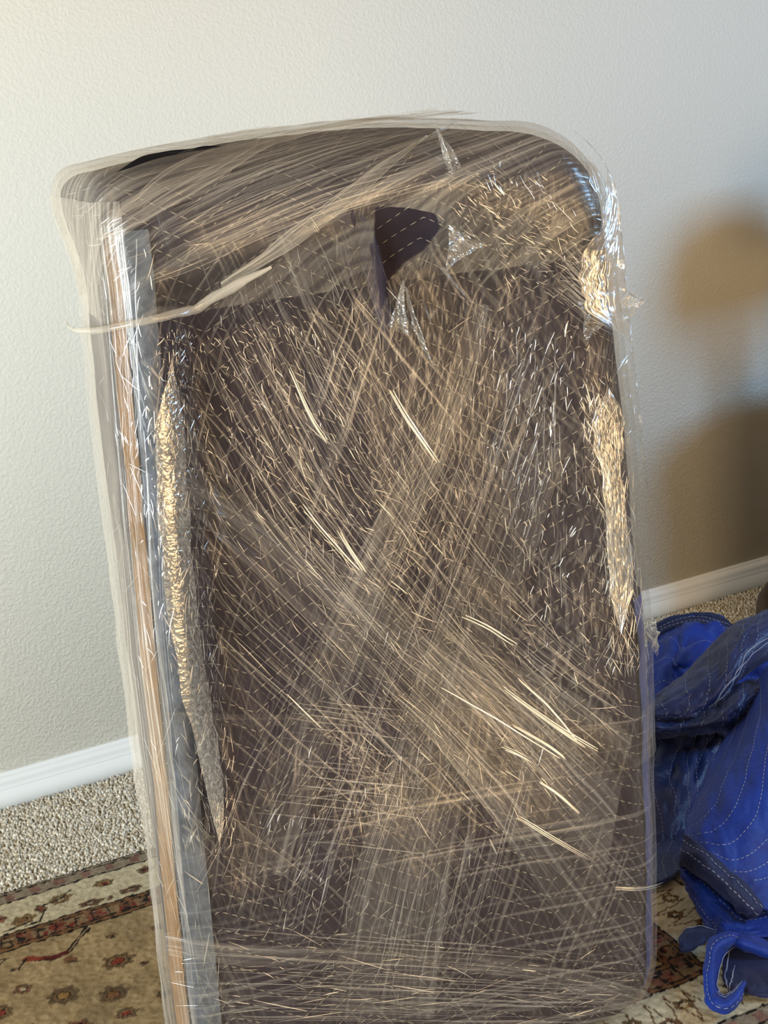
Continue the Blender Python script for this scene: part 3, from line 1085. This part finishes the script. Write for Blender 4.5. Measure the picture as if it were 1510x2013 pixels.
# --- torn flaps round the tear and loose film at the edges
def flap(pts, lift_tip, name='torn_flap', mat=None, n=12):
    """crumpled triangular scrap: base edge on the surface, tip standing off it"""
    hits = [cast(*p) for p in pts]
    while any(h is None for h in hits):
        pts = [(x - 3, y) for x, y in pts]
        hits = [cast(*p) for p in pts]
    a, b, tip = hits
    V = []
    for i in range(n):
        for j in range(n):
            s, t = i / (n - 1), j / (n - 1)
            basep = a[0] * (1 - s) + b[0] * s
            p = basep * (1 - t) + (tip[0] + tip[1] * lift_tip) * t
            nn = (a[1] + b[1]) / 2
            p = p + nn * (0.012 + 0.008 * math.sin(s * 9 + t * 4) * (1 - .5 * t) + 0.006 * (vnoise(s * 5 + a[0][0] * 90, t * 5, 2) - .5))
            V.append(p)
    uv = [(i / n * .1, j / n * .1) for i in range(n) for j in range(n)]
    return mesh_np(name, V, grid_faces(n, n), mat or M_flap, wr, uv=np.array(uv))


flap([(755, 640), (800, 660), (775, 545)], 0.02)
flap([(800, 640), (850, 730), (785, 560)], 0.015)
flap([(870, 520), (930, 600), (850, 500)], 0.03)
flap([(880, 430), (960, 470), (870, 500)], 0.03)
flap([(900, 330), (880, 350), (845, 288)], 0.03)
flap([(1150, 590), (1240, 620), (1170, 665)], 0.012)
flap([(1225, 640), (1232, 560), (1236, 600)], 0.035, 'loose_film')
flap([(1262, 1200), (1285, 1290), (1270, 1240)], 0.02)


# ------------------------------------------------------------------ moving blankets in a heap
def cloth_mat(name, c1, c2, rough=0.55, sheen=0.4):
    t = NT(name)
    b = t.principled(Roughness=rough)
    b.inputs['Specular IOR Level'].default_value = 0.35
    b.inputs['Sheen Weight'].default_value = sheen
    b.inputs['Sheen Tint'].default_value = (0.5, 0.6, 1, 1)
    tc = t.n('ShaderNodeTexCoord')
    n = t.n('ShaderNodeTexNoise', i_Scale=14.0, i_Detail=4.0)
    t.l(tc.outputs['Object'], n.inputs['Vector'])
    t.l(t.ramp(n.outputs[0], [(0.3, c1), (0.7, c2)]), b.inputs['Base Color'])
    n2 = t.n('ShaderNodeTexNoise', i_Scale=90.0, i_Detail=3.0)
    t.l(tc.outputs['Object'], n2.inputs['Vector'])
    bp = t.n('ShaderNodeBump', i_Strength=0.5, i_Distance=0.004)
    t.l(n2.outputs[0], bp.inputs['Height'])
    t.l(bp.outputs[0], b.inputs['Normal'])
    return t.m


M_royal = cloth_mat('royal_blue_quilt', lin(3, 36, 116), lin(8, 50, 144), 0.6, 0.10)
M_navy = cloth_mat('navy_quilt', lin(22, 34, 74), lin(32, 46, 94), 0.45, 0.15)
M_bind = cloth_mat('navy_binding', lin(16, 22, 54), lin(24, 32, 70), 0.7, 0.1)
M_thread = plain('pale_thread', lin(138, 144, 164), 0.7, spec=0.2)


def patch(ctrl, n=46, m=46, wob=0.0, seed=0):
    """smooth surface through rows of (px, py, depth) control points placed in the room"""
    G = np.array([[at_y(*c) for c in row] for row in ctrl])
    rows = np.array([cr(r, m) for r in G])
    S = np.array([cr(rows[:, j], n) for j in range(m)]).transpose(1, 0, 2)
    if wob:
        i, j = np.meshgrid(np.arange(n), np.arange(m), indexing='ij')
        du = np.gradient(S, axis=0); dv = np.gradient(S, axis=1)
        N = np.cross(du, dv)
        N /= np.linalg.norm(N, axis=2, keepdims=True) + 1e-9
        S = S + N * (wob * (vnoise(i * .22 + seed, j * .22, seed) - .5 + .5 * (vnoise(i * .5, j * .5, seed + 1) - .5)))[..., None]
    S[..., 2] = np.maximum(S[..., 2], 0.022)
    return S


def thick(name, S, mat, parent, th=0.006):
    n, m = S.shape[:2]
    o = mesh_np(name, S.reshape(-1, 3), grid_faces(n, m), mat, parent)
    md = o.modifiers.new('thickness', 'SOLIDIFY')
    md.thickness = th
    md.offset = 0
    return o


def seams(S, lines, w, dash=True, name='stitching', parent=None, mat=None, gap=0.5, lift=0.0045):
    """threads on a patch; each line is a polyline in (row, column) fractions"""
    n, m = S.shape[:2]
    du = np.gradient(S, axis=0); dv = np.gradient(S, axis=1)
    N = np.cross(du, dv)
    N /= np.linalg.norm(N, axis=2, keepdims=True) + 1e-9
    c = S.reshape(-1, 3).mean(0)
    if (N.reshape(-1, 3) * (EYE - S.reshape(-1, 3))).sum() < 0:
        N = -N

    def ev(A, a, b):
        x, y = np.clip(a, 0, 1) * (n - 1), np.clip(b, 0, 1) * (m - 1)
        i, j = np.minimum(x.astype(int), n - 2), np.minimum(y.astype(int), m - 2)
        f, g = (x - i)[:, None], (y - j)[:, None]
        return (A[i, j] * (1 - f) + A[i + 1, j] * f) * (1 - g) + (A[i, j + 1] * (1 - f) + A[i + 1, j + 1] * f) * g
    P_, N_, W_ = [], [], []
    for ln in lines:
        q = cr(ln, 160)
        ok = (q >= -0.001).all(1) & (q <= 1.001).all(1)
        q = q[ok]
        if len(q) < 4:
            continue
        P, Nn = ev(S, q[:, 0], q[:, 1]), ev(N, q[:, 0], q[:, 1])
        L = np.concatenate([[0], np.cumsum(np.linalg.norm(np.diff(P, axis=0), axis=1))])
        if L[-1] < .01:
            continue
        if not dash:
            P_.append(P); N_.append(Nn); W_.append(w)
            continue
        s = 0
        while s + .006 < L[-1]:
            t = np.linspace(s, s + .006, 4)
            P_.append(np.stack([np.interp(t, L, P[:, k]) for k in range(3)], 1))
            N_.append(np.stack([np.interp(t, L, Nn[:, k]) for k in range(3)], 1))
            W_.append(w)
            s += .006 * (1 + gap)
    if not P_:
        return
    V, Fc = ribbons(P_, N_, [x * (0.72 if dash else 1.15) for x in W_], lift, 0.6)
    o = mesh_np(name, V, Fc, mat or M_thread, parent)
    o['kind'] = 'stuff'


def zig(n, horiz=True, amp=0.10, per=0.5, lo=-0.3, hi=1.3, ph=0.0, skew=0.0):
    out = []
    for k in range(n):
        b = lo + (hi - lo) * k / (n - 1)
        pts = []
        x = -0.02
        while x < 1.05:
            tri = abs((((x + ph) / per) % 1) - .5) * 2
            y = b + amp * tri + skew * x
            pts.append((y, x) if horiz else (x, y))
            x += per / 6
        out.append(pts)
    return out


# royal blue blanket at the back of the heap
bA = empty('moving_blanket', (0.66, 2.85, 0.016))
tag(bA, 'royal blue quilted moving blanket with dark rim, rear of the heap by the baseboard', 'blanket', 'moving blankets heaped on the rug')
SA = patch([[(1275, 1246, 3.02), (1318, 1222, 3.03), (1370, 1212, 3.05), (1415, 1219, 3.06), (1450, 1240, 3.08), (1560, 1250, 3.1)],
            [(1268, 1275, 2.95), (1318, 1240, 2.94), (1365, 1232, 2.93), (1412, 1242, 2.96), (1450, 1262, 3.0), (1560, 1280, 3.0)],
            [(1264, 1320, 2.86), (1318, 1285, 2.82), (1350, 1300, 2.80), (1400, 1300, 2.90), (1450, 1320, 2.95), (1560, 1330, 2.9)],
            [(1262, 1380, 2.78), (1310, 1350, 2.76), (1340, 1350, 2.78), (1400, 1380, 2.84), (1450, 1390, 2.85), (1560, 1400, 2.8)],
            [(1260, 1520, 2.66), (1310, 1520, 2.64), (1350, 1510, 2.64), (1400, 1520, 2.70), (1450, 1520, 2.72), (1560, 1520, 2.7)],
            [(1260, 1620, 2.60), (1310, 1640, 2.58), (1350, 1650, 2.58), (1400, 1650, 2.6), (1450, 1640, 2.62), (1560, 1640, 2.6)]], 60, 50, 0.02, 3)
thick('quilted_cloth', SA, M_royal, bA)
seams(SA, zig(12, amp=.07, per=.34), .0008, parent=bA)
rim = patch([[(1270, 1252, 2.99), (1318, 1224, 2.99), (1370, 1213, 3.0), (1415, 1220, 3.01), (1443, 1236, 3.03)],
             [(1270, 1240, 3.0), (1318, 1214, 3.0), (1370, 1205, 3.01), (1415, 1211, 3.02), (1443, 1231, 3.04)],
             [(1270, 1246, 3.06), (1318, 1220, 3.07), (1370, 1211, 3.08), (1415, 1217, 3.09), (1443, 1238, 3.1)]], 14, 50, 0.004, 5)
rim2 = patch([[(1275, 1262, 2.965), (1318, 1236, 2.955), (1370, 1226, 2.95), (1415, 1236, 2.97), (1443, 1240, 3.02)],
              [(1270, 1250, 2.975), (1318, 1222, 2.97), (1370, 1212, 2.97), (1415, 1219, 2.985), (1443, 1236, 3.03)]], 10, 50, 0.003, 6)
b1 = thick('binding', rim, M_bind, bA, 0.004)
b2 = thick('binding', rim2, M_bind, bA, 0.004)
seams(rim2, [[(.3, 0), (.3, .5), (.3, 1)], [(.8, 0), (.8, .5), (.8, 1)]], .0009, parent=b2)

# navy blanket, folded over with its white double seam outward
bB = empty('moving_blanket', (0.68, 2.55, 0.016))
tag(bB, 'navy quilted moving blanket folded over, white double seam along its flap', 'blanket', 'moving blankets heaped on the rug')
SB = patch([[(1290, 1372, 2.62), (1340, 1330, 2.66), (1390, 1280, 2.70), (1440, 1234, 2.74), (1475, 1216, 2.76), (1540, 1185, 2.78)],
            [(1288, 1385, 2.585), (1345, 1345, 2.61), (1400, 1300, 2.64), (1447, 1250, 2.67), (1482, 1225, 2.70), (1545, 1190, 2.74)],
            [(1286, 1398, 2.56), (1350, 1365, 2.57), (1405, 1325, 2.59), (1450, 1275, 2.62), (1480, 1240, 2.66), (1550, 1200, 2.70)],
            [(1286, 1408, 2.55), (1345, 1395, 2.55), (1395, 1365, 2.56), (1440, 1320, 2.58), (1474, 1275, 2.62), (1550, 1225, 2.68)],
            [(1288, 1412, 2.56), (1345, 1412, 2.545), (1395, 1405, 2.55), (1428, 1372, 2.56), (1462, 1330, 2.60), (1555, 1270, 2.66)]], 46, 60, 0.006, 11)
f1 = thick('folded_flap', SB, M_navy, bB, 0.007)
seams(SB, [[(.78, 1.0), (.76, .84), (.80, .7), (.86, .52), (.93, .36), (1.0, .30)],
           [(.84, 1.0), (.82, .84), (.86, .7), (.92, .52), (.985, .38), (1.0, .35)]], .0012, dash=False, parent=f1)
seams(SB, [[(.0 + d, .10 + .16 * k), (.35 + d, .04 + .16 * k), (.75, .08 + .15 * k), (.95, -.04 + .15 * k)] for k in range(6) for d in (0.02,)], .0009, parent=f1)
SB2 = patch([[(1288, 1405, 2.60), (1350, 1400, 2.58), (1400, 1390, 2.57), (1450, 1350, 2.58), (1500, 1335, 2.60), (1560, 1300, 2.66)],
             [(1288, 1425, 2.55), (1350, 1420, 2.54), (1405, 1405, 2.52), (1455, 1372, 2.52), (1495, 1352, 2.55), (1560, 1330, 2.62)],
             [(1290, 1438, 2.54), (1350, 1432, 2.53), (1410, 1420, 2.50), (1452, 1400, 2.50), (1480, 1378, 2.53), (1560, 1370, 2.62)],
             [(1292, 1446, 2.58), (1350, 1444, 2.58), (1405, 1432, 2.55), (1440, 1434, 2.53), (1460, 1420, 2.56), (1560, 1420, 2.66)],
             [(1296, 1440, 2.66), (1350, 1440, 2.68), (1400, 1436, 2.66), (1436, 1446, 2.62), (1450, 1440, 2.64), (1560, 1450, 2.72)]], 40, 60, 0.01, 17)
f2 = thick('rolled_fold', SB2, M_navy, bB, 0.007)
seams(SB2, [[(.05, .2 + .15 * k), (.4, .16 + .15 * k), (.7, .1 + .15 * k), (1, .08 + .15 * k)] for k in range(6)], .0009, parent=f2)
SB3 = patch([[(1262, 1440, 2.62), (1340, 1440, 2.64), (1400, 1440, 2.64), (1450, 1440, 2.64), (1560, 1440, 2.7)],
             [(1262, 1520, 2.52), (1340, 1510, 2.54), (1390, 1510, 2.56), (1440, 1520, 2.58), (1560, 1520, 2.64)],
             [(1262, 1620, 2.42), (1330, 1620, 2.42), (1370, 1640, 2.44), (1430, 1640, 2.48), (1560, 1640, 2.55)],
             [(1262, 1720, 2.34), (1325, 1720, 2.34), (1365, 1720, 2.36), (1430, 1720, 2.40), (1560, 1720, 2.45)],
             [(1262, 1800, 2.24), (1318, 1772, 2.26), (1360, 1745, 2.32), (1430, 1760, 2.36), (1560, 1760, 2.4)]], 50, 50, 0.018, 23)
f3 = thick('hanging_side', SB3, M_navy, bB, 0.007)
seams(SB3, zig(14, horiz=False, amp=.10, per=.55, lo=-.3, hi=1.2), .0008, parent=f3)

# royal blue blanket draped over the front of the heap
bC = empty('moving_blanket', (0.60, 2.2, 0.016))
tag(bC, 'royal blue quilted moving blanket draped down the front of the heap, hem trailing on rug', 'blanket', 'moving blankets heaped on the rug')
SD = patch([[(1452, 1410, 2.56), (1475, 1380, 2.56), (1500, 1335, 2.57), (1530, 1290, 2.58), (1580, 1240, 2.6)],
            [(1428, 1455, 2.48), (1460, 1445, 2.44), (1500, 1420, 2.42), (1540, 1400, 2.42), (1590, 1380, 2.44)],
            [(1395, 1525, 2.38), (1430, 1520, 2.33), (1480, 1515, 2.30), (1530, 1510, 2.30), (1600, 1500, 2.32)],
            [(1362, 1600, 2.28), (1400, 1605, 2.23), (1460, 1620, 2.20), (1530, 1630, 2.20), (1600, 1630, 2.22)],
            [(1346, 1646, 2.22), (1390, 1672, 2.17), (1450, 1720, 2.14), (1510, 1740, 2.14), (1600, 1740, 2.16)],
            [(1340, 1662, 2.20), (1385, 1692, 2.155), (1440, 1738, 2.125), (1490, 1785, 2.11), (1600, 1800, 2.12)]], 60, 50, 0.006, 31)
d1 = thick('draped_cloth', SD, M_royal, bC, 0.008)
seams(SD, [[(-.1, .18 + .17 * k), (.25, .12 + .17 * k), (.5, .10 + .17 * k), (.62, .02 + .17 * k), (.72, -.16 + .17 * k), (.8, -.4 + .17 * k)] for k in range(13)],
      .0009, parent=d1)
SE = patch([[(1346, 1640, 2.20), (1385, 1668, 2.155), (1440, 1716, 2.125), (1478, 1756, 2.105), (1500, 1782, 2.10)],
            [(1342, 1668, 2.175), (1380, 1694, 2.13), (1432, 1738, 2.10), (1470, 1776, 2.085), (1492, 1796, 2.09)],
            [(1338, 1690, 2.175), (1372, 1712, 2.14), (1420, 1750, 2.11), (1456, 1786, 2.095), (1476, 1804, 2.10)],
            [(1338, 1700, 2.21), (1368, 1718, 2.19), (1415, 1755, 2.16), (1450, 1790, 2.14), (1468, 1806, 2.13)]], 24, 50, 0.006, 37)
d2 = thick('binding', SE, M_bind, bC, 0.006)
seams(SE, [[(.16, 0), (.16, .5), (.16, 1)], [(.36, 0), (.36, .5), (.36, 1)]], .0011, parent=d2)
SE2 = patch([[(1340, 1690, 2.22), (1368, 1712, 2.20), (1420, 1752, 2.17), (1470, 1800, 2.14), (1540, 1790, 2.15)],
             [(1338, 1712, 2.20), (1366, 1735, 2.17), (1412, 1775, 2.13), (1460, 1815, 2.10), (1540, 1815, 2.12)],
             [(1352, 1742, 2.20), (1372, 1765, 2.16), (1410, 1800, 2.11), (1450, 1832, 2.07), (1540, 1830, 2.09)],
             [(1366, 1770, 2.20), (1375, 1800, 2.15), (1400, 1830, 2.09), (1440, 1840, 2.06), (1540, 1850, 2.06)]], 40, 40, 0.008, 41)
d3 = thick('under_fold', SE2, M_royal, bC, 0.007)
seams(SE2, [[(.12, 0), (.15, .5), (.2, 1)], [(.25, 0), (.28, .5), (.33, 1)], [(.55, 0), (.8, .25), (1, .5)], [(.45, .0), (.75, .32), (.98, .62)]], .0009, parent=d3)
SF = patch([[(1336, 1846, 2.06), (1352, 1830, 2.08), (1378, 1824, 2.08), (1410, 1832, 2.05)],
            [(1336, 1856, 2.035), (1354, 1842, 2.05), (1380, 1838, 2.05), (1405, 1838, 2.04)],
            [(1338, 1870, 2.02), (1356, 1868, 2.02), (1376, 1858, 2.03), (1400, 1844, 2.04)]], 20, 30, 0.004, 43)
d4 = thick('corner_tip', SF, M_bind, bC, 0.006)
seams(SF, [[(.08, 0), (.06, .4), (.08, 1)]], .0012, dash=False, parent=d4)
# the loop of hem that trails on the rug
SG = patch([[(1455, 1836, 2.06), (1425, 1836, 2.03), (1395, 1850, 2.01), (1388, 1885, 1.98), (1386, 1925, 1.94), (1388, 1960, 1.91), (1398, 1982, 1.885), (1422, 1990, 1.875), (1442, 1982, 1.88), (1455, 1960, 1.90)],
            [(1450, 1848, 2.03), (1428, 1850, 2.00), (1408, 1864, 1.985), (1402, 1892, 1.96), (1398, 1925, 1.925), (1400, 1950, 1.90), (1408, 1966, 1.88), (1424, 1974, 1.87), (1440, 1966, 1.875), (1460, 1942, 1.895)],
            [(1446, 1860, 2.05), (1434, 1866, 2.03), (1422, 1880, 2.01), (1412, 1905, 1.985), (1407, 1930, 1.95), (1408, 1945, 1.925), (1414, 1955, 1.905), (1426, 1958, 1.90), (1442, 1948, 1.905), (1465, 1928, 1.92)]], 16, 70, 0.003, 47)
d5 = thick('trailing_hem', SG, M_royal, bC, 0.006)
seams(SG, [[(.35, 0), (.35, .5), (.35, 1)]], .0010, parent=d5)
seams(SG, [[(.9, 0), (.9, .5), (.9, 1)], [(.75, .6), (.75, .8), (.75, 1)]], .0012, dash=False, parent=d5)
SH = patch([[(1420, 1838, 2.07), (1460, 1836, 2.06), (1500, 1848, 2.05), (1560, 1868, 2.05)],
            [(1430, 1848, 2.03), (1465, 1853, 2.01), (1505, 1870, 2.00), (1560, 1893, 2.00)],
            [(1440, 1862, 2.05), (1470, 1875, 2.03), (1510, 1890, 2.02), (1560, 1905, 2.02)]], 20, 30, 0.004, 53)
d6 = thick('hem_ridge', SH, M_royal, bC, 0.006)
SI = patch([[(1425, 1898, 2.06), (1465, 1883, 2.06), (1510, 1893, 2.05), (1570, 1908, 2.04)],
            [(1420, 1915, 1.98), (1462, 1905, 1.98), (1510, 1920, 1.97), (1570, 1935, 1.97)],
            [(1425, 1935, 1.94), (1462, 1935, 1.93), (1510, 1948, 1.92), (1570, 1960, 1.92)],
            [(1432, 1948, 1.93), (1465, 1952, 1.92), (1510, 1964, 1.91), (1570, 1974, 1.905)]], 24, 36, 0.006, 59)
d7 = thick('lying_fold', SI, M_bind, bC, 0.007)
seams(SI, [[(.0, .12), (.5, .05), (1, .0)], [(.3, .2), (.7, .12), (1, .08)]], .0012, dash=False, parent=d7)


# ------------------------------------------------------------------ side table and lamp just beyond the heap
def lathe(name, prof_, c, mat, parent, n=48):
    a = np.linspace(0, 2 * math.pi, n, endpoint=False)
    V = [(c[0] + r * math.cos(t), c[1] + r * math.sin(t), z) for r, z in prof_ for t in a]
    return mesh_np(name, V, grid_faces(len(prof_), n, True), mat, parent)


M_wood = plain('dark_stained_wood', lin(46, 32, 22), 0.4, noise=0.35, scale=12, spec=0.4)
tc_ = (1.19, 3.36)
st = empty('drum_table', (tc_[0], tc_[1], 0.012))
tag(st, 'dark wooden drum side table with flared round foot beside the baseboard', 'table')
lathe('foot', [(0.001, 0.012), (.292, .012), (.302, .03), (.298, .06), (.27, .10), (.205, .14)], tc_, M_wood, st)
lathe('drum', [(.195, .135), (.205, .17), (.21, .34), (.205, .53), (.195, .555)], tc_, M_wood, st)
lathe('table_top', [(.001, .555), (.21, .555), (.222, .563), (.225, .573), (.22, .585), (.001, .585)], tc_, M_wood, st)
lp = empty('table_lamp', (tc_[0], tc_[1], 0.585))
tag(lp, 'table lamp with domed round shade standing on the drum table', 'lamp')
lathe('lamp_base', [(.001, .586), (.07, .586), (.07, .60), (.03, .62), (.02, .67), (.03, .73), (.02, .79), (.012, .82), (.012, .94), (.001, .94)], tc_, M_wood, lp)
lathe('lamp_shade', [(.150, .87), (.165, .91), (.163, .98), (.145, 1.05), (.10, 1.085), (.095, 1.08), (.14, 1.045), (.157, .975), (.159, .91), (.146, .875), (.150, .87)],
      tc_, plain('linen_shade', lin(170, 140, 96), 0.9, noise=0.1, scale=120, spec=0.1), lp)
